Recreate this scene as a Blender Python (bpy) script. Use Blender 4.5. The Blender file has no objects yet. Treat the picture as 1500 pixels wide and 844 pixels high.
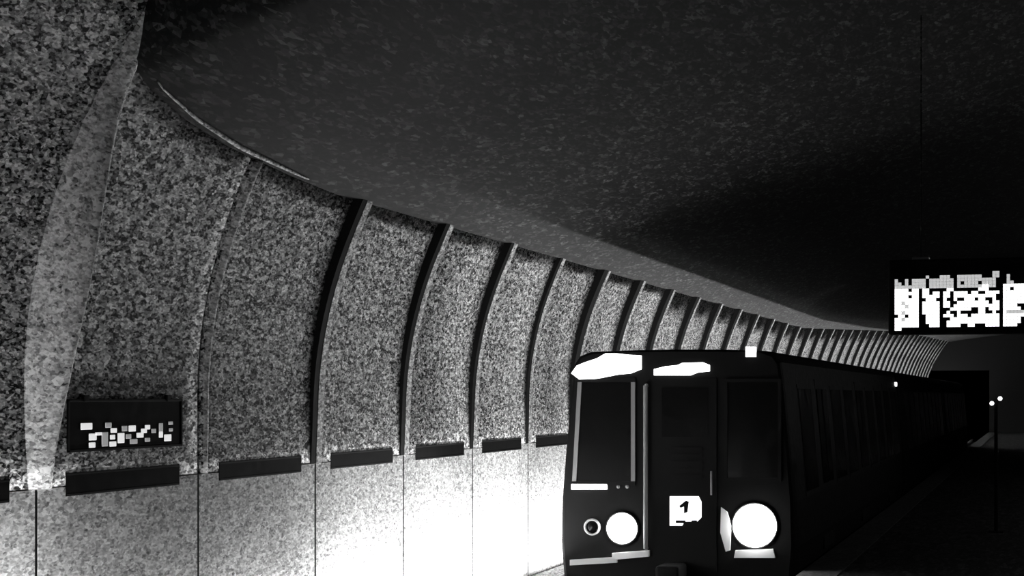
import bpy, bmesh, math, random
from mathutils import Vector, Matrix

random.seed(4)
S = bpy.context.scene
COL = S.collection
EYE = 2.3                      # camera height above the platform
YAW = math.atan2(770, 2600)    # heading left of the track direction (+Y)

# ------------------------------------------------------------------ camera, world, lights, exposure
cam_d = bpy.data.cameras.new('camera')
cam_d.sensor_width = 36.0
cam_d.lens = 2600 / 1500 * 36.0
cam_d.shift_y = (580 - 422) / 1500
cam_d.clip_end = 400
cam = bpy.data.objects.new('camera', cam_d)
COL.objects.link(cam)
cam.location = (0, 0, EYE)
cam.rotation_euler = (math.pi / 2, 0, YAW)
S.camera = cam

w = bpy.data.worlds.new('world')
S.world = w
w.use_nodes = True
w.node_tree.nodes['Background'].inputs[0].default_value = (1, 1, 1, 1)
w.node_tree.nodes['Background'].inputs[1].default_value = 0.0

S.view_settings.view_transform = 'Standard'
S.view_settings.look = 'None'
S.view_settings.exposure = 0.0
S.view_settings.gamma = 1.0
S.view_settings.use_curve_mapping = False

BAY, WALL = 2.53, -6.8         # bay length, wall plane
Y0 = 11.1                      # first rib


def area_light(name, loc, direction, size, size_y, power, col=(1, 1, 1)):
    d = bpy.data.lights.new(name, 'AREA')
    d.shape = 'RECTANGLE'
    d.size, d.size_y = size, size_y
    d.energy = power
    d.color = col
    o = bpy.data.objects.new(name, d)
    COL.objects.link(o)
    o.location = loc
    z = -Vector(direction).normalized()
    x = Vector((0, 1, 0))
    y = z.cross(x).normalized()
    x = y.cross(z)
    o.rotation_euler = Matrix((x, y, z)).transposed().to_euler()
    return o


# fluorescent lamps in the trough at the foot of the wall (the lamps of bays 0 and 1 are weak)
TROUGH = {-3: 10, -2: 45, -1: 200, 0: 15, 1: 30, 2: 74, 3: 100, 4: 125, 5: 90}
for n, p in TROUGH.items():
    area_light('trough_light', (-6.47, Y0 + (n + .5) * BAY, -.06), (-.42, 0, .9) if n > 2 else (-.7, 0, .6) if n == 2 else (-1, 0, .16), 2.2, .1, p)
for k in range(8):
    area_light('trough_light', (-6.47, Y0 + (6 + 4.5 * k + 2.25) * BAY, -.06), (-.42, 0, .9), 11.2, .1, 700)
# unseen fill lights added to lift the dark platform and ceiling
for k in range(4):
    d = bpy.data.lights.new('platform_fill', 'POINT')
    d.energy, d.shadow_soft_size = 60, .15
    o = bpy.data.objects.new('platform_fill', d)
    COL.objects.link(o)
    o.location = (4.4, 8 + 13 * k, EYE + 1.7)

# ------------------------------------------------------------------ helpers
def link(o, parent=None):
    COL.objects.link(o)
    if parent is not None:
        o.parent = parent
        o.matrix_parent_inverse = Matrix.Identity(4)
        o.location = o.location - world_loc(parent)
    return o


def world_loc(o):
    v = Vector(o.location)
    while o.parent is not None:
        o = o.parent
        v = v + Vector(o.location)
    return v


def obj(name, bm, mat, parent=None, smooth=False, kind=None):
    me = bpy.data.meshes.new(name)
    bmesh.ops.recalc_face_normals(bm, faces=bm.faces[:])
    bm.to_mesh(me)
    bm.free()
    me.materials.append(mat)
    if smooth:
        for p in me.polygons:
            p.use_smooth = True
    o = bpy.data.objects.new(name, me)
    link(o, parent)
    if kind:
        o['kind'] = kind
    return o


def thing(name, label, cat, loc=(0, 0, 0), group=None):
    o = bpy.data.objects.new(name, None)
    o.empty_display_size = .1
    o.location = loc
    COL.objects.link(o)
    o['label'] = label
    o['category'] = cat
    if group:
        o['group'] = group
    return o


def box(bm, x0, x1, y0, y1, z0, z1, bev=0.0):
    vs = [bm.verts.new((x, y, z)) for x in (x0, x1) for y in (y0, y1) for z in (z0, z1)]
    fs = [(0, 1, 3, 2), (4, 6, 7, 5), (0, 4, 5, 1), (2, 3, 7, 6), (0, 2, 6, 4), (1, 5, 7, 3)]
    faces = [bm.faces.new([vs[i] for i in f]) for f in fs]
    if bev:
        es = list({e for f in faces for e in f.edges})
        bmesh.ops.bevel(bm, geom=es, offset=bev, segments=2, affect='EDGES', profile=.5)
    return bm


def NB():
    return bmesh.new()


def tube(bm, pts, r, seg=10):
    """a round bar through the points; r may be a list"""
    pts = [Vector(p) for p in pts]
    rs = r if isinstance(r, (list, tuple)) else [r] * len(pts)
    rings = []
    for i, p in enumerate(pts):
        t = (pts[min(i + 1, len(pts) - 1)] - pts[max(i - 1, 0)]).normalized()
        a = t.cross(Vector((.13, .37, .92)))
        if a.length < .1:
            a = t.cross(Vector((1, 0, 0)))
        a.normalize()
        b = t.cross(a)
        rings.append([bm.verts.new(p + (a * math.cos(k / seg * math.tau) + b * math.sin(k / seg * math.tau)) * rs[i])
                      for k in range(seg)])
    for q, s in zip(rings, rings[1:]):
        for k in range(seg):
            bm.faces.new((q[k], q[(k + 1) % seg], s[(k + 1) % seg], s[k]))
    bm.faces.new(rings[0])
    bm.faces.new(rings[-1][::-1])
    return bm


def lathe_y(bm, c, prof, seg=28):
    """profile of (radius, y offset) turned about an axis along Y through c"""
    rings = []
    for r, dy in prof:
        if r < 1e-5:
            rings.append([bm.verts.new((c[0], c[1] + dy, c[2]))])
        else:
            rings.append([bm.verts.new((c[0] + r * math.cos(k / seg * math.tau), c[1] + dy,
                                        c[2] + r * math.sin(k / seg * math.tau))) for k in range(seg)])
    for a, b in zip(rings, rings[1:]):
        for k in range(seg):
            k2 = (k + 1) % seg
            if len(a) == 1:
                bm.faces.new((a[0], b[k], b[k2]))
            elif len(b) == 1:
                bm.faces.new((a[k], a[k2], b[0]))
            else:
                bm.faces.new((a[k], a[k2], b[k2], b[k]))
    return bm


def prism_y(bm, poly, y0, y1):
    """outline of (x, z) points made solid between y0 and y1"""
    a = [bm.verts.new((x, y0, z)) for x, z in poly]
    b = [bm.verts.new((x, y1, z)) for x, z in poly]
    bm.faces.new(a)
    bm.faces.new(b[::-1])
    n = len(poly)
    for i in range(n):
        bm.faces.new((a[i], a[(i + 1) % n], b[(i + 1) % n], b[i]))
    return bm


# ------------------------------------------------------------------ materials
def mat(name, col, rough=.6, metal=0.0, emit=0.0, spec=.5):
    m = bpy.data.materials.new(name)
    m.use_nodes = True
    b = m.node_tree.nodes['Principled BSDF']
    b.inputs['Base Color'].default_value = (col[0], col[1], col[2], 1)
    b.inputs['Roughness'].default_value = rough
    b.inputs['Metallic'].default_value = metal
    b.inputs['Specular IOR Level'].default_value = spec
    if emit:
        b.inputs['Emission Color'].default_value = (col[0], col[1], col[2], 1)
        b.inputs['Emission Strength'].default_value = emit
    nt = m.node_tree
    if not emit:                                      # every surface gets a little procedural wear
        tc = nt.nodes.new('ShaderNodeTexCoord')
        nz = nt.nodes.new('ShaderNodeTexNoise')
        nz.inputs['Scale'].default_value = 9
        nz.inputs['Detail'].default_value = 6
        mr = nt.nodes.new('ShaderNodeMapRange')
        mr.inputs['To Min'].default_value = max(0, rough - .12)
        mr.inputs['To Max'].default_value = min(1, rough + .12)
        nt.links.new(tc.outputs['Object'], nz.inputs['Vector'])
        nt.links.new(nz.outputs['Fac'], mr.inputs['Value'])
        nt.links.new(mr.outputs['Result'], b.inputs['Roughness'])
    return m


def speckle(name, lo, hi, scale, rough=.9, power=1.0, bump=.3, sy=.45):
    """stippled plaster: every little grain has a tone of its own, with a slow mottling over it"""
    m = bpy.data.materials.new(name)
    m.use_nodes = True
    nt = m.node_tree
    N, L = nt.nodes, nt.links
    b = N['Principled BSDF']
    b.inputs['Roughness'].default_value = rough
    b.inputs['Specular IOR Level'].default_value = .2
    geo = N.new('ShaderNodeNewGeometry')
    v = N.new('ShaderNodeTexVoronoi')
    v.inputs['Scale'].default_value = scale
    v2 = N.new('ShaderNodeTexVoronoi')
    v2.inputs['Scale'].default_value = scale * 2.1
    big = N.new('ShaderNodeTexNoise')
    big.inputs['Scale'].default_value = 1.3
    big.inputs['Detail'].default_value = 5
    s1 = N.new('ShaderNodeSeparateColor')
    s2 = N.new('ShaderNodeSeparateColor')
    mp = N.new('ShaderNodeMapping')                    # grains stretched along the tunnel so they look even from the camera
    mp.inputs['Scale'].default_value = (1, sy, 1)
    L.new(geo.outputs['Position'], mp.inputs['Vector'])
    L.new(mp.outputs[0], v.inputs['Vector'])
    L.new(mp.outputs[0], v2.inputs['Vector'])
    L.new(geo.outputs['Position'], big.inputs['Vector'])
    L.new(v.outputs['Color'], s1.inputs[0])
    L.new(v2.outputs['Color'], s2.inputs[0])
    a = N.new('ShaderNodeMath'); a.operation = 'MULTIPLY'; a.inputs[1].default_value = .5
    c = N.new('ShaderNodeMath'); c.operation = 'MULTIPLY_ADD'; c.inputs[1].default_value = .5
    L.new(s1.outputs[0], a.inputs[0])
    L.new(s2.outputs[0], c.inputs[0])
    L.new(a.outputs[0], c.inputs[2])
    p = N.new('ShaderNodeMath'); p.operation = 'POWER'; p.inputs[1].default_value = power
    L.new(c.outputs[0], p.inputs[0])
    mr = N.new('ShaderNodeMapRange')
    mr.inputs['To Min'].default_value = lo
    mr.inputs['To Max'].default_value = hi
    L.new(p.outputs[0], mr.inputs['Value'])
    br = N.new('ShaderNodeMapRange')
    br.inputs['To Min'].default_value = .78
    br.inputs['To Max'].default_value = 1.22
    L.new(big.outputs['Fac'], br.inputs['Value'])
    mu = N.new('ShaderNodeMath'); mu.operation = 'MULTIPLY'
    L.new(mr.outputs[0], mu.inputs[0])
    L.new(br.outputs[0], mu.inputs[1])
    cc = N.new('ShaderNodeCombineColor')
    for i in range(3):
        L.new(mu.outputs[0], cc.inputs[i])
    L.new(cc.outputs[0], b.inputs['Base Color'])
    bp = N.new('ShaderNodeBump')
    bp.inputs['Strength'].default_value = bump
    bp.inputs['Distance'].default_value = .01
    L.new(s1.outputs[1], bp.inputs['Height'])
    L.new(bp.outputs[0], b.inputs['Normal'])
    return m


M_WALL = speckle('stippled_plaster', -.06, 1.2, 32, power=1.9, bump=.5)
M_LOW = speckle('white_wall_panel', .12, 1.1, 32, power=1.0, bump=.3)
M_BROAD = speckle('pale_rib_plaster', .02, 1.2, 32, bump=.4)
M_FADE = speckle('wall_fade_grey', .01, .35, 25, power=1.8)
M_RIB = speckle('rib_plaster', .05, 1.1, 32, power=1.3, bump=.5)  # tone set lighter, painting in the light rib faces catch
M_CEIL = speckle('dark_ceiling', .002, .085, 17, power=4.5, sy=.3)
M_FLOOR = speckle('platform_asphalt', .004, .09, 14, rough=.8, power=2.5, sy=.2)
M_BED = speckle('track_ballast', .03, .12, 18)
M_DARK = mat('rubber_and_rib_shade', (.010, .010, .010), .88, spec=.08)
M_BACK = mat('backing_concrete', (.012, .012, .012), .9, spec=.1)
M_STRIP = mat('black_enamel', (.004, .004, .004), .85, spec=.03)
M_SIGN = mat('sign_black', (.005, .005, .005), .85, spec=.03)
M_LETTER = mat('sign_white', (.85, .85, .85), .5)
M_LETTER2 = mat('sign_grey', (.30, .30, .30), .5)
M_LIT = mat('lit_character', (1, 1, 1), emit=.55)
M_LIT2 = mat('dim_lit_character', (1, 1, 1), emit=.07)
M_PAINT = mat('train_black_paint', (.006, .006, .006), .6, spec=.08)
M_TRIM = mat('window_rubber_grey', (.2, .2, .2), .6, spec=.2)
M_GLASS = mat('dark_glass', (.004, .004, .004), .15, spec=.12)
M_CHROME = mat('white_painted_metal', (.5, .5, .5), .5, spec=.3)
M_STEEL = mat('worn_steel', (.25, .25, .25), .4, .8)
M_HEAD = mat('headlamp_glow', (1, 1, 1), emit=24)
M_BRIGHT = mat('bright_bar_glow', (1, 1, 1), emit=3.0)
M_DIM = mat('dim_glow', (1, 1, 1), emit=1.4)
M_LED = mat('led_white', (1, 1, 1), emit=1.6)
M_LED2 = mat('led_grey', (1, 1, 1), emit=.50)
M_POINT = mat('small_lamp_glow', (1, 1, 1), emit=2.5)

# ------------------------------------------------------------------ the setting
EDGE = [(3.0, 3.5), (10.85, 3.3), (11.0, 2.70), (11.17, 2.36), (11.6, 2.23), (12.3, 2.11), (13.13, 2.02), (14.54, 1.94),
        (15.6, 1.90), (50, 1.90), (60, 2.2), (88, 3.1), (115, 3.4)]


def edge_h(y):
    if y <= EDGE[0][0]:
        return EDGE[0][1]
    for (a, ha), (b, hb) in zip(EDGE, EDGE[1:]):
        if y <= b:
            return ha + (hb - ha) * (y - a) / (b - a)
    return EDGE[-1][1]


def wall_x(h):
    return WALL + .125 * max(0, h) ** 2


FIRST, LAST = -4, 41
Y_END = Y0 + LAST * BAY
H_LOW = -.66

# backing behind the panels
bm = NB()
hs = [-2.9, -.6, 0, .5, 1, 1.5, 2, 2.5, 3, 3.6]
ya, yb = Y0 + FIRST * BAY, Y_END
for h0, h1 in zip(hs, hs[1:]):
    bm.faces.new([bm.verts.new(v) for v in ((wall_x(h0) - .06, ya, h0 + EYE), (wall_x(h0) - .06, yb, h0 + EYE),
                                            (wall_x(h1) - .06, yb, h1 + EYE), (wall_x(h1) - .06, ya, h1 + EYE))])
bmesh.ops.remove_doubles(bm, verts=bm.verts[:], dist=1e-4)
wall = obj('wall_left', bm, M_BACK, kind='structure')
wall['label'] = 'vaulted station wall of pale stippled bays between ribs'


def sheet(bm, ys, hfun, nh, off=0.0, depth=.06):
    """a slightly thick curved panel over ys, between hfun(y) -> (h0, h1)"""
    cols = []
    for y in ys:
        h0, h1 = hfun(y)
        cols.append([(wall_x(h0 + (h1 - h0) * k / nh) + off, y, h0 + (h1 - h0) * k / nh + EYE) for k in range(nh + 1)])
    F = [[bm.verts.new(p) for p in c] for c in cols]
    B = [[bm.verts.new((p[0] - depth, p[1], p[2])) for p in c] for c in cols]
    for i in range(len(cols) - 1):
        for k in range(nh):
            bm.faces.new((F[i][k], F[i + 1][k], F[i + 1][k + 1], F[i][k + 1]))
        bm.faces.new((F[i][0], B[i][0], B[i + 1][0], F[i + 1][0]))
        bm.faces.new((F[i][nh], F[i + 1][nh], B[i + 1][nh], B[i][nh]))
    for k in range(nh):
        bm.faces.new((F[0][k], F[0][k + 1], B[0][k + 1], B[0][k]))
        bm.faces.new((F[-1][k], B[-1][k], B[-1][k + 1], F[-1][k + 1]))


for n in range(FIRST, LAST):
    y0, y1 = Y0 + n * BAY + .022, Y0 + (n + 1) * BAY - .022
    ns = 12 if n < 3 else 2
    ys = [y0 + (y1 - y0) * i / ns for i in range(ns + 1)]
    bm = NB()
    sheet(bm, ys, lambda y: (-2.9, H_LOW - .005), 2)
    obj('wall_panel', bm, M_LOW, wall)
    bm = NB()
    sheet(bm, ys, lambda y: (H_LOW + .005, edge_h(y)), 16 if n < 8 else 6)
    obj('vault_panel', bm, M_WALL, wall, smooth=True)


def rib_p(h, n):
    t = min(1, max(0, (h + .75) / 2.4))
    if n == 0:
        return .05 + .27 * math.sin(math.pi * min(1, max(0, (h + .75) / 3.2))) ** 1.5
    if n == 1:
        return .012 + .03 * t
    if n == 5:
        return .012 + .05 * t
    return .012 + .095 * t


def rib_bar(bm, n, ya, yb, extra=0.0, h_top=None, h_bot=-.66):
    top = edge_h(max(ya, 0)) if h_top is None else h_top
    nh = 18 if n < 8 else 8
    rows = []
    for k in range(nh + 1):
        h = h_bot + (top - h_bot) * k / nh
        x = wall_x(h)
        p = rib_p(h, n) + extra
        if n in (0, 1):                       # broad ribs swell gently out of the plaster
            q = [(x - .05 + (p + .05) * math.sin(i / 10 * math.pi) ** 1.7, ya + (yb - ya) * i / 10, h + EYE) for i in range(11)]
        else:
            q = [(x - .05, ya, h + EYE), (x + p, ya, h + EYE), (x + p, yb, h + EYE), (x - .05, yb, h + EYE)]
        rows.append([bm.verts.new(v) for v in q])
    m_ = len(rows[0])
    for a, b in zip(rows, rows[1:]):
        for i in range(m_):
            bm.faces.new((a[i], a[(i + 1) % m_], b[(i + 1) % m_], b[i]))
    bm.faces.new(rows[0])
    bm.faces.new(rows[-1])


for n in range(FIRST + 1, LAST):
    y = Y0 + n * BAY
    wd = .56 if n == 0 else .13 if n != 1 else .28
    bm = NB()
    rib_bar(bm, n, y - .01 if n else y - .23, y + wd - (.23 if n == 0 else 0))
    obj('rib', bm, M_RIB if n else M_BROAD, wall, smooth=n in (0, 1))
    if 0 <= n < 12:
        bm = NB()
        box(bm, WALL - .05, WALL - .002, y - (.024 if n > 1 else .013), y + (.024 if n > 1 else .013), -.6, EYE + H_LOW - .01)
        obj('panel_joint', bm, M_DARK, wall)
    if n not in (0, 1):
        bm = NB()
        rib_bar(bm, n, y - (.13 if n < 6 else .26), y - .0105, extra=-.004)  # dark strip painting in the shade on the rib's near side
        obj('rib_shade_strip', bm, M_DARK, wall)

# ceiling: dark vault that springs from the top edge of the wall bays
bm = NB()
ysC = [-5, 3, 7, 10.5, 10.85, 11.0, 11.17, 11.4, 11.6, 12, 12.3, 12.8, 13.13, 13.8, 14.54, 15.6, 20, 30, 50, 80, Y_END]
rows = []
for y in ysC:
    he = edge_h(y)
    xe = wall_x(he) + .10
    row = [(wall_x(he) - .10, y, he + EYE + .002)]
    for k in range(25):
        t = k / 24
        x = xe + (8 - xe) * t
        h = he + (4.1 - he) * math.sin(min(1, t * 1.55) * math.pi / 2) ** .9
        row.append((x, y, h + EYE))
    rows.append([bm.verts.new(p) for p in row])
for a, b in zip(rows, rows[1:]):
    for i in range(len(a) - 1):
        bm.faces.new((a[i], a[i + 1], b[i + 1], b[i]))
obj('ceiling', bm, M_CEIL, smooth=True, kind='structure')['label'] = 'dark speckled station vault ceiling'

# added mid-grey band painting the brightness fade into the ceiling, beyond the first bays
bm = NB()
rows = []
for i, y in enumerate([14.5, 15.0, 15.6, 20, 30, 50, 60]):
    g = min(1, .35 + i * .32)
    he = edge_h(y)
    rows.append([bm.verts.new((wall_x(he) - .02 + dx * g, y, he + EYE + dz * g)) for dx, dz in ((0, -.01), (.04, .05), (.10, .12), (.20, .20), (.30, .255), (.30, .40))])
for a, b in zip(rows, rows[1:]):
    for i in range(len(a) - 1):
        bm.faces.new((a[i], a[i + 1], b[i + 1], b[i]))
obj('fade_band', bm, M_FADE, smooth=True, kind='structure')['label'] = 'mid-grey fade band between the wall bays and dark ceiling'

# pale lip along the edge of the ceiling near the first bays
bm = NB()
pts, rs = [], []
for i in range(25):
    t = i / 24
    y = 11.5 + 3.15 * t
    h = edge_h(y)
    pts.append((wall_x(h) + .105, y, h + EYE - .006))
    rs.append(.006 + .020 * math.sin(math.pi * min(1, t * 1.0)) ** .8 * (.5 + .5 * t))
tube(bm, pts, rs, 8)
obj('trim_1', bm, M_RIB, smooth=True, kind='structure')['label'] = 'thin pale lip curving along top edge of wall'

# light trough at the foot of the wall
bm = NB()
box(bm, -6.73, -6.33, ya, yb, -.60, -.2)
trough = obj('trim_2', bm, M_RIB, kind='structure')

# floor, track bed, rails, the other walls
bm = NB()
box(bm, -2.9, 8, -5, Y_END, -.6, 0)
floor = obj('floor', bm, M_FLOOR, kind='structure')
bm = NB()
box(bm, -2.95, -2.45, -5, Y_END, -.05, .012, .004)
obj('platform_coping', bm, M_BED, floor)
bm = NB()
box(bm, -6.9, -2.9, -5, Y_END, -.8, -.6)
obj('track_bed', bm, M_BED, kind='structure')
for x in (-5.35, -3.91):
    bm = NB()
    box(bm, x - .035, x + .035, -5, Y_END, -.45, -.40, .005)
    box(bm, x - .01, x + .01, -5, Y_END, -.56, -.45)
    box(bm, x - .07, x + .07, -5, Y_END, -.60, -.56)
    obj('rail', bm, M_STEEL, kind='structure')
bm = NB()
box(bm, 8, 8.2, -5, Y_END, -.6, EYE + 4.2)
obj('wall_right', bm, M_CEIL, kind='structure')
bm = NB()
box(bm, -7.2, 8.2, -5.2, -5, -.8, EYE + 4.2)
obj('wall_back', bm, M_BACK, kind='structure')
bm = NB()
box(bm, -2.9, 8.2, Y_END, Y_END + .3, -.8, EYE + 4.2)
box(bm, -7.2, -2.9, Y_END, Y_END + .3, 3.9, EYE + 4.2)
obj('wall_front', bm, M_BACK, kind='structure')

# ------------------------------------------------------------------ signs and strips on the wall
STRIP_LABELS = {
    -1: 'dark strip end cut off by left edge of frame, left of bright rib',
    0: 'black horizontal strip right under the lettered station sign',
    1: 'black strip in the dim bay, first to the right of the sign',
    2: 'black strip in second bay right of the sign, wall glaring white beneath',
    3: 'black strip third to the right of the station sign',
    4: 'short black strip fourth right of the sign, second from the train',
    5: 'shortest black strip, partly hidden behind the train front',
}
for n, lab in STRIP_LABELS.items():
    y0, y1 = Y0 + (n + .155) * BAY, Y0 + (n + .862) * BAY
    h0, h1 = (-.735, -.575) if n else (-.735, -.565)
    t = thing('black_strip', lab, 'strip', (WALL, (y0 + y1) / 2, h0 + EYE), 'black strips along the wall bays')
    bm = NB()
    box(bm, WALL - .02, WALL + .003, y0, y1, h0 + EYE, h1 + EYE, .002)
    obj('board', bm, M_STRIP, t)
    for za in (h0, h1 - .018):                   # narrow lips along both long edges
        bm = NB()
        box(bm, WALL + .001, WALL + .005, y0 + .01, y1 - .01, za + EYE, za + .018 + EYE, .003)
        obj('edge_rail', bm, M_DARK, t)

# station sign with its row of worn characters
SY0, SY1 = Y0 + .155 * BAY, Y0 + .868 * BAY
SZ0, SZ1 = -.415 + EYE, -.025 + EYE
sx = WALL + .018
sg = thing('station_sign', 'black rectangular station sign with row of worn white characters', 'sign', (WALL, (SY0 + SY1) / 2, SZ0))
bm = NB()
box(bm, WALL + .005, sx, SY0, SY1, SZ0, SZ1, .01)
obj('board', bm, M_SIGN, sg)
for a, b, c, d in ((SY0, SY1, SZ0, SZ0 + .02), (SY0, SY1, SZ1 - .02, SZ1), (SY0, SY0 + .02, SZ0, SZ1), (SY1 - .02, SY1, SZ0, SZ1)):
    bm = NB()
    box(bm, sx - .01, sx + .006, a, b, c, d, .003)
    obj('frame_bar', bm, M_DARK, sg)
# character strokes as (u0, v0, u1, v1) in fractions of the board, v downwards
STROKES_W = [(.10, .455, .19, .58), (.165, .66, .225, .79), (.215, .64, .27, .70), (.165, .83, .215, .93),
             (.345, .57, .395, .66), (.34, .70, .38, .79), (.335, .83, .39, .93), (.405, .67, .46, .87),
             (.50, .53, .56, .65), (.645, .53, .69, .62), (.61, .60, .66, .69), (.57, .68, .63, .78),
             (.775, .68, .81, .80), (.825, .74, .89, .88)]
STROKES_G = [(.27, .64, .32, .92), (.30, .455, .35, .56), (.44, .53, .485, .64), (.475, .70, .52, .79), (.51, .80, .575, .90),
             (.645, .79, .69, .87), (.705, .61, .745, .70), (.775, .50, .81, .68), (.865, .47, .905, .54), (.87, .61, .905, .68)]
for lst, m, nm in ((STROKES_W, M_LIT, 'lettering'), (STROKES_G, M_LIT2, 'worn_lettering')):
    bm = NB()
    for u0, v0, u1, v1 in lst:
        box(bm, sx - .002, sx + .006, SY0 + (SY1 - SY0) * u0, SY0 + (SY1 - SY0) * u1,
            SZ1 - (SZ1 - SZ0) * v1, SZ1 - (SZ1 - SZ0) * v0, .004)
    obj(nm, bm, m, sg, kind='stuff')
for yy in (SY0 + .25, SY1 - .25):
    bm = NB()
    box(bm, WALL - .02, WALL + .03, yy - .03, yy + .03, SZ1 - .02, SZ1 + .03, .004)
    obj('bracket', bm, M_DARK, sg)

# ------------------------------------------------------------------ hanging dot-matrix display
DOTS = [
    "............................++.........",
    ".........+...+++..+++++++...++..+......",
    "+..+.++++.+++++++.+++++++++++...+....##",
    "++.+.++++.+++++++.+.++++.++++...++...##",
    "+++++++++.+++++++.+++++++##++..#######.",
    "####.##.##.....##.......###....##.###.#",
    "#######.##.##.##.####.##..####.######.#",
    "####.##.#####.##.############..######..",
    "#######..###..#..#..###.##..#..#######.",
    "##+####.#####.##..#########.##.######..",
    "###+###.#####.##.#############.####....",
    "#######.#####...######..##.###.#####...",
    "##+####.#####..#..#.....##..#..#+++++..",
    ".##.###..####.###.###.########.######..",
    "##+####..####...##############.#####...",
    "#######..####..###############.#####...",
    "#######...###..####..##...####.####....",
    "##.....................................",
]
DY = 17.3
LX0, LX1 = -1.37, .62
LZ0, LZ1 = EYE + .585, EYE + 1.30
ld = thing('display_board', 'black hanging dot-matrix display board with glowing white text', 'display', ((LX0 + LX1) / 2, DY, LZ0))
bm = NB()
box(bm, LX0, LX1, DY, DY + .22, LZ0, LZ1, .02)
obj('housing', bm, M_SIGN, ld)
bm = NB()
box(bm, LX0 + .04, LX1 - .04, DY - .006, DY + .01, LZ0 + .05, LZ1 - .06)
obj('screen', bm, M_GLASS, ld)
cw, chh = .0322, .0308
dx0, dz1 = LX0 + .060, LZ1 - .125
for ch, m, nm in (('#', M_LED, 'lettering'), ('+', M_LED2, 'dim_lettering')):
  for c0, c1 in ((0, 7), (7, 13), (13, 30), (30, 39)):
    bm = NB()
    for r, row in enumerate(DOTS):
        for c, q in enumerate(row):
            if q == ch and c0 <= c < c1:
                x, z = dx0 + c * cw, dz1 - r * chh
                box(bm, x + .0012, x + cw - .0012, DY - .012, DY - .004, z - chh + .0012, z - .0012)
    obj(nm, bm, m, ld, kind='stuff')
for xx in (LX0 + .3, LX1 - .3):
    bm = NB()
    tube(bm, [(xx, DY + .11, LZ1 - .02), (xx, DY + .11, EYE + 4.05)], .007)
    obj('hanger_rod', bm, M_CEIL, ld)
    bm = NB()
    box(bm, xx - .08, xx + .08, DY + .03, DY + .19, LZ1 - .005, LZ1 + .025, .006)
    obj('mounting_plate', bm, M_STEEL, ld)

# ------------------------------------------------------------------ the train
TY = 23.3                                   # front plane
TXC, TZR = -4.63, EYE + .60
tr = thing('train', 'black rail train with two glaring round headlights beside the wall', 'train', (TXC, TY, -.40))


def fx(x, y, Y=TY):
    """photo measurement -> (X, z) on the cross plane Y"""
    k = (x - 750) / 2600
    s, c = math.sin(YAW), math.cos(YAW)
    zf = Y / (k * s + c)
    return zf * (k * c - s), EYE + (580 - y) / 2600 * zf


def section(inset=0.0, drop=0.0):
    half = [(0, TZR + .02), (.60, TZR + .015), (1.18, TZR - .005), (1.33, TZR - .06), (1.40, TZR - .16), (1.45, TZR - .55),
            (1.52, TZR - 1.3), (1.575, TZR - 2.0), (1.59, TZR - 2.6), (1.55, -.18)]
    pts = [(x, z) for x, z in half] + [(-x, z) for x, z in half[::-1] if x > 0]
    cz = TZR - 1.5
    return [(TXC + x * (1 - inset / 1.5), cz + (z - cz) * (1 - drop / 1.5)) for x, z in pts]


def body(y0, y1):
    bm = NB()
    spec = [(y0, .05, .03), (y0 + .03, .015, .01), (y0 + .10, 0, 0), (y1 - .1, 0, 0), (y1 - .03, .015, .01), (y1, .05, .03)]
    R = [[bm.verts.new((x, y, z)) for x, z in section(i, d)] for y, i, d in spec]
    for a, b in zip(R, R[1:]):
        for i in range(len(a)):
            bm.faces.new((a[i], a[(i + 1) % len(a)], b[(i + 1) % len(a)], b[i]))
    bm.faces.new(R[0])
    bm.faces.new(R[-1][::-1])
    return bm


def side_x(z):
    t = TZR - z
    pts = [(.16, 1.40), (.55, 1.45), (1.3, 1.52), (2.0, 1.575), (2.6, 1.59), (3.5, 1.57)]
    for (a, xa), (b, xb) in zip(pts, pts[1:]):
        if t <= b:
            return TXC + xa + (xb - xa) * (t - a) / (b - a)
    return TXC + 1.57


def side_quad(bm, y0, y1, z0, z1, out, thick):
    v = []
    for y in (y0, y1):
        for z in (z0, z1):
            for o in (out, out - thick):
                v.append(bm.verts.new((side_x(z) + o, y, z)))
    for f in ((0, 4, 6, 2), (1, 3, 7, 5), (0, 1, 5, 4), (2, 6, 7, 3), (0, 2, 3, 1), (4, 5, 7, 6)):
        bm.faces.new([v[i] for i in f])


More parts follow.
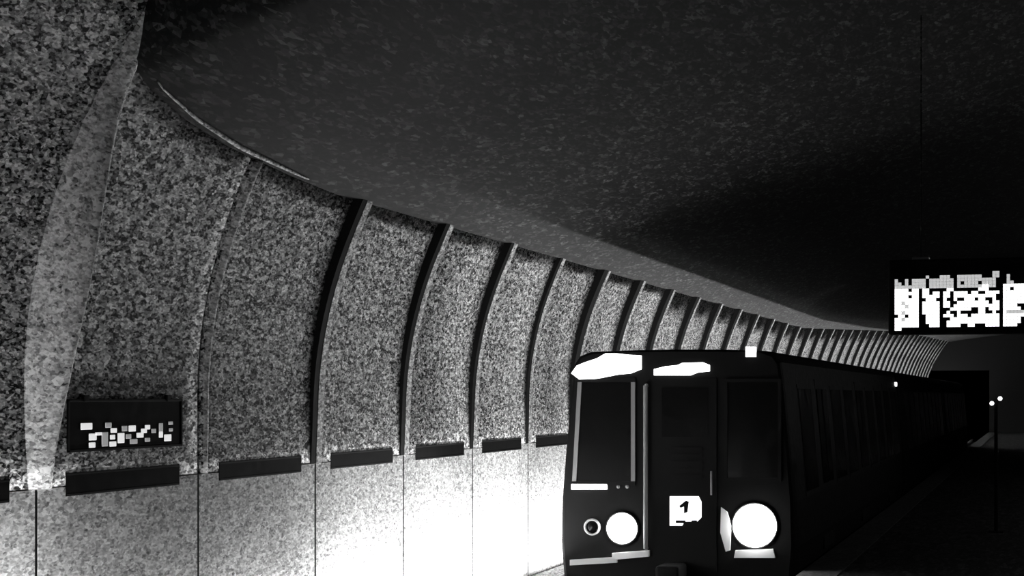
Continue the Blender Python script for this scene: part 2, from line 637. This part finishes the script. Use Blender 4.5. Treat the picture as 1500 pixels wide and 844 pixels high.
CAR = 19.5
for c in range(3):
    y0 = TY + c * (CAR + .6)
    sh = obj('car_body', body(y0, y0 + CAR), M_PAINT, tr)
    if c:
        bm = NB()
        box(bm, TXC - .75, TXC + .75, y0 - .65, y0 + .05, .0, TZR - .25, .05)
        obj('gangway', bm, M_DARK, tr)
    for k in range(9):                      # windows and doors on the platform side
        ya_ = y0 + 1.2 + k * 2.0
        if k in (1, 4, 7):
            bm = NB()
            side_quad(bm, ya_ + .15, ya_ + 1.55, .03, TZR - .35, .012, .03)
            dr = obj('passenger_door', bm, M_PAINT, tr)
            for q in (0, 1):
                bm = NB()
                side_quad(bm, ya_ + .22 + q * .70, ya_ + .78 + q * .70, 1.0, TZR - .50, .018, .012)
                obj('door_window', bm, M_GLASS, dr)
        else:
            bm = NB()
            side_quad(bm, ya_ + .08, ya_ + 1.62, .92, TZR - .44, .008, .02)
            wf = obj('side_window', bm, M_TRIM if False else M_PAINT, tr)
            bm = NB()
            side_quad(bm, ya_ + .14, ya_ + 1.56, .98, TZR - .50, .013, .012)
            obj('pane', bm, M_GLASS, wf)
    for yb_ in (y0 + 2.2, y0 + CAR - 2.2):   # bogies
        bm = NB()
        box(bm, TXC - .95, TXC + .95, yb_ - 1.2, yb_ + 1.2, -.28, -.12, .03)
        bg = obj('bogie_frame', bm, M_DARK, tr)
        for dy in (-.75, .75):
            for xx in (-5.35, -3.91):
                bm = NB()
                seg = 20
                a = [bm.verts.new((xx - .06, yb_ + dy + .22 * math.cos(i / seg * math.tau), -.18 + .22 * math.sin(i / seg * math.tau))) for i in range(seg)]
                b = [bm.verts.new((xx + .06, v.co.y, v.co.z)) for v in a]
                bm.faces.new(a); bm.faces.new(b[::-1])
                for i in range(seg):
                    bm.faces.new((a[i], a[(i + 1) % seg], b[(i + 1) % seg], b[i]))
                obj('wheel', bm, M_STEEL, bg)
# small lit lamp high on the side, second car
bm = NB()
ly, lz = 42.4, EYE + .27
tube(bm, [(side_x(lz) - .02, ly, lz), (side_x(lz) + .05, ly, lz)], .05, 12)
obj('side_lamp', bm, M_POINT, tr)['label'] = 'tiny lit lamp high on the side of the train'


def flat(bm, pts, y0, y1):
    prism_y(bm, [fx(*p) for p in pts], y0, y1)
    return bm


F = TY - .002


def frame_window(name, x0, x1, y0, y1, lab=None, bar=5, tilt=0, m=M_TRIM):
    """glass pane in a raised frame on the front"""
    q = [(x0 - tilt, y1), (x1, y1), (x1, y0), (x0, y0)]
    bm = NB()
    flat(bm, q, F - .012, F + .02)
    g = obj(name, bm, M_GLASS, tr)
    if lab:
        g['label'] = lab
    bm = NB()
    b = bar
    flat(bm, [(x0 - tilt - b, y1), (x0 - tilt, y1), (x0, y0), (x0 - b, y0)], F - .035, F + .02)
    obj('window_frame', bm, m, g)
    bm = NB()
    flat(bm, [(x1, y1), (x1 + b, y1), (x1 + b, y0), (x1, y0)], F - .035, F + .02)
    obj('window_frame', bm, m, g)
    bm = NB()
    flat(bm, [(x0 - tilt - b, y1 + b), (x1 + b, y1 + b), (x1 + b, y1), (x0 - tilt - b, y1)], F - .03, F + .02)
    obj('window_sill', bm, M_DARK, g)
    bm = NB()
    flat(bm, [(x0 - b, y0), (x1 + b, y0), (x1 + b, y0 - b), (x0 - b, y0 - b)], F - .03, F + .02)
    obj('window_sill', bm, M_DARK, g)
    return g


g = frame_window('windshield', 853, 925, 560, 705, 'dark left windscreen with pale side bars', 6, 8)
frame_window('windshield', 1066, 1140, 560, 700, 'dark right windscreen', 5, 0, M_DARK)
# middle cab door
bm = NB()
flat(bm, [(957, 838), (1050, 838), (1050, 555), (957, 555)], F - .02, F + .02)
cd = obj('cab_door', bm, M_PAINT, tr)
bm = NB()
flat(bm, [(970, 640), (1038, 640), (1038, 568), (970, 568)], F - .028, F)
obj('door_window', bm, M_GLASS, cd)
for i in range(5):                           # louvred vent in the door
    yv = 655 + i * 10
    bm = NB()
    flat(bm, [(982, yv + 5), (1030, yv + 5), (1030, yv), (982, yv)], F - .034, F)
    obj('louvre', bm, M_PAINT, cd)
bm = NB()
a = fx(1043, 690); b = fx(1043, 725)
tube(bm, [(a[0], F - .06, a[1]), (b[0], F - .06, b[1])], .012)
obj('handle', bm, M_STEEL, cd)
# bright white shapes above the windows, glowing by emission
bm = NB()
flat(bm, [(838, 547), (850, 556), (875, 555), (905, 549), (925, 547), (940, 541), (940, 521), (922, 520), (905, 518),
          (888, 518), (876, 525), (858, 531), (846, 536)], F - .05, F + .02)
d1 = obj('bright_bar', bm, M_BRIGHT, tr)
d1['label'] = 'large slanting glaring white bar above left windscreen'
bm = NB()
flat(bm, [(959, 550), (1012, 550), (1022, 546), (1040, 544), (1040, 535), (1030, 531), (1000, 532), (994, 535), (975, 537), (959, 541)],
     F - .05, F + .02)
d2 = obj('bright_bar', bm, M_BRIGHT, tr)
d2['label'] = 'narrow slanting white bar above cab door'
bm = NB()
flat(bm, [(1093, 523), (1108, 523), (1108, 508), (1093, 508)], F - .06, F + .02)
obj('roof_lamp', bm, M_DIM, tr)['label'] = 'small square lit lamp on roof edge'
bm = NB()
flat(bm, [(838, 717), (890, 717), (890, 709), (838, 709)], F - .045, F + .02)
obj('glow_bar', bm, M_DIM, tr)['label'] = 'thin lit white bar under left windscreen'  # emission added to make this bar bright
for xx in (906, 919):
    bm = NB()
    p = fx(xx, 713)
    lathe_y(bm, (p[0], F, p[1]), [(.025, 0), (.025, -.02), (0, -.028)], 10)
    obj('bolt', bm, M_TRIM, tr)


def headlight(px, py, r, lab):
    p = fx(px, py)
    c = (p[0], F, p[1])
    bm = NB()
    lathe_y(bm, c, [(r, .02), (r, -.05), (r * .93, -.09), (r * .75, -.125), (r * .45, -.15), (0, -.16)], 32)
    o = obj('headlight', bm, M_HEAD, tr, smooth=True)
    o['label'] = lab
    bm = NB()
    lathe_y(bm, c, [(r + .03, .02), (r + .03, -.03), (r + .015, -.045), (r + .001, -.03), (r + .001, .02)], 32)
    obj('rim', bm, M_DARK, o)
    return c, r


hl, rl = headlight(912, 774, .205, 'smaller round glaring headlight on the left')
hr, rr = headlight(1106, 770, .285, 'round glaring headlight on the right, enlarged by its glare')  # right lens made wider to take in its bloom
for c, tgt, pw in ((hl, (-5.9, 8, -.3), 700), (hr, (-4.4, 6, -.6), 260)):
    d = bpy.data.lights.new('headlight_beam', 'SPOT')
    d.energy = pw
    d.spot_size = math.radians(70)
    d.spot_blend = .8
    d.shadow_soft_size = .12
    o = bpy.data.objects.new('headlight_beam', d)
    COL.objects.link(o)
    o.location = (c[0], c[1] - .22, c[2])
    o.rotation_euler = (Vector(tgt) - o.location).to_track_quat('-Z', 'Y').to_euler()
# unlit round lamp beside the left headlight
p = fx(868, 772)
bm = NB()
lathe_y(bm, (p[0], F, p[1]), [(.085, .02), (.08, -.02), (.05, -.035), (0, -.04)], 20)
fl = obj('fog_lamp', bm, M_GLASS, tr, smooth=True)
bm = NB()
lathe_y(bm, (p[0], F, p[1]), [(.115, .02), (.115, -.03), (.10, -.05), (.086, -.03), (.086, .02)], 20)
obj('rim', bm, M_CHROME, fl)
# hand rails beside the headlights
bm = NB()
pts = [fx(947, 565), fx(947, 690), fx(947, 803)]
tube(bm, [(pts[0][0], F, pts[0][1])] + [(x, F - .06, z) for x, z in pts] + [(pts[2][0], F, pts[2][1])], .030)
obj('handrail', bm, M_TRIM, tr)['label'] = 'long pale upright rail beside cab door'
bm = NB()
flat(bm, [(1064, 808), (1070, 806), (1072, 770), (1066, 750), (1057, 743), (1056, 780)], F - .05, F)
obj('handrail', bm, M_LETTER, tr)['label'] = 'short white upright bar left of right headlight'
# bumper bars
for nm, q, dp in (('bumper_bar', [(836, 828), (905, 824), (905, 816), (836, 820)], .05),
                  ('bumper_bar', [(898, 820), (952, 815), (952, 806), (898, 810)], .06),
                  ('bumper_bar', [(1076, 817), (1136, 817), (1133, 804), (1078, 806)], .05)):
    bm = NB()
    flat(bm, q, F - dp, F + .02)
    obj(nm, bm, M_LETTER, tr)
bm = NB()
a = fx(826, 844); b = fx(1158, 844)
box(bm, a[0], b[0], F - .12, F + .02, -.15, EYE - 2.48, .02)
obj('bumper', bm, M_DARK, tr)
bm = NB()
box(bm, TXC - .16, TXC + .16, F - .55, F, -.12, .08, .04)
obj('coupler', bm, M_DARK, tr)
# lit number plate
bm = NB()
flat(bm, [(982, 770), (1000, 770), (1003, 764), (1022, 764), (1028, 758), (1028, 735), (1024, 727), (982, 727)], F - .045, F)
npl = obj('number_plate', bm, M_DIM, tr)
npl['label'] = 'lit white number plate with dark figure one'
bm = NB()
flat(bm, [(1003, 752), (1008, 750), (1010, 735), (1006, 733), (996, 741), (998, 744), (1003, 742)], F - .052, F - .04)
obj('figure', bm, M_DARK, npl)
bm = NB()
flat(bm, [(991, 766), (1005, 766), (1005, 762), (991, 762)], F - .052, F - .04)
obj('underline', bm, M_DARK, npl)
bm = NB()
flat(bm, [(1014, 766), (1022, 766), (1022, 762), (1014, 762)], F - .052, F - .04)
obj('underline', bm, M_DARK, npl)

# ------------------------------------------------------------------ small twin lamp post on the platform
LPY = 31.0
q1, q2 = fx(1453, 591, LPY), fx(1465, 584, LPY)
px_ = (q1[0] + q2[0]) / 2
lp = thing('lamp_post', 'slim dark platform post with two tiny lit lamps', 'lamp', (px_, LPY, 0))
bm = NB()
tube(bm, [(px_, LPY, 0), (px_, LPY, q2[1] - .03)], .03, 12)
obj('post', bm, M_DARK, lp)
bm = NB()
box(bm, px_ - .12, px_ + .12, LPY - .12, LPY + .12, 0, .02, .005)
obj('base_plate', bm, M_DARK, lp)
for q in (q1, q2):
    bm = NB()
    lathe_y(bm, (q[0], LPY - .02, q[1]), [(.036, .03), (.036, -.03), (.022, -.05), (0, -.055)], 14)
    lo = obj('lamp', bm, M_POINT, lp)
    bm = NB()
    lathe_y(bm, (q[0], LPY - .02, q[1]), [(.0, .06), (.044, .06), (.044, -.01), (.037, -.01)], 14)
    obj('hood', bm, M_DARK, lo)
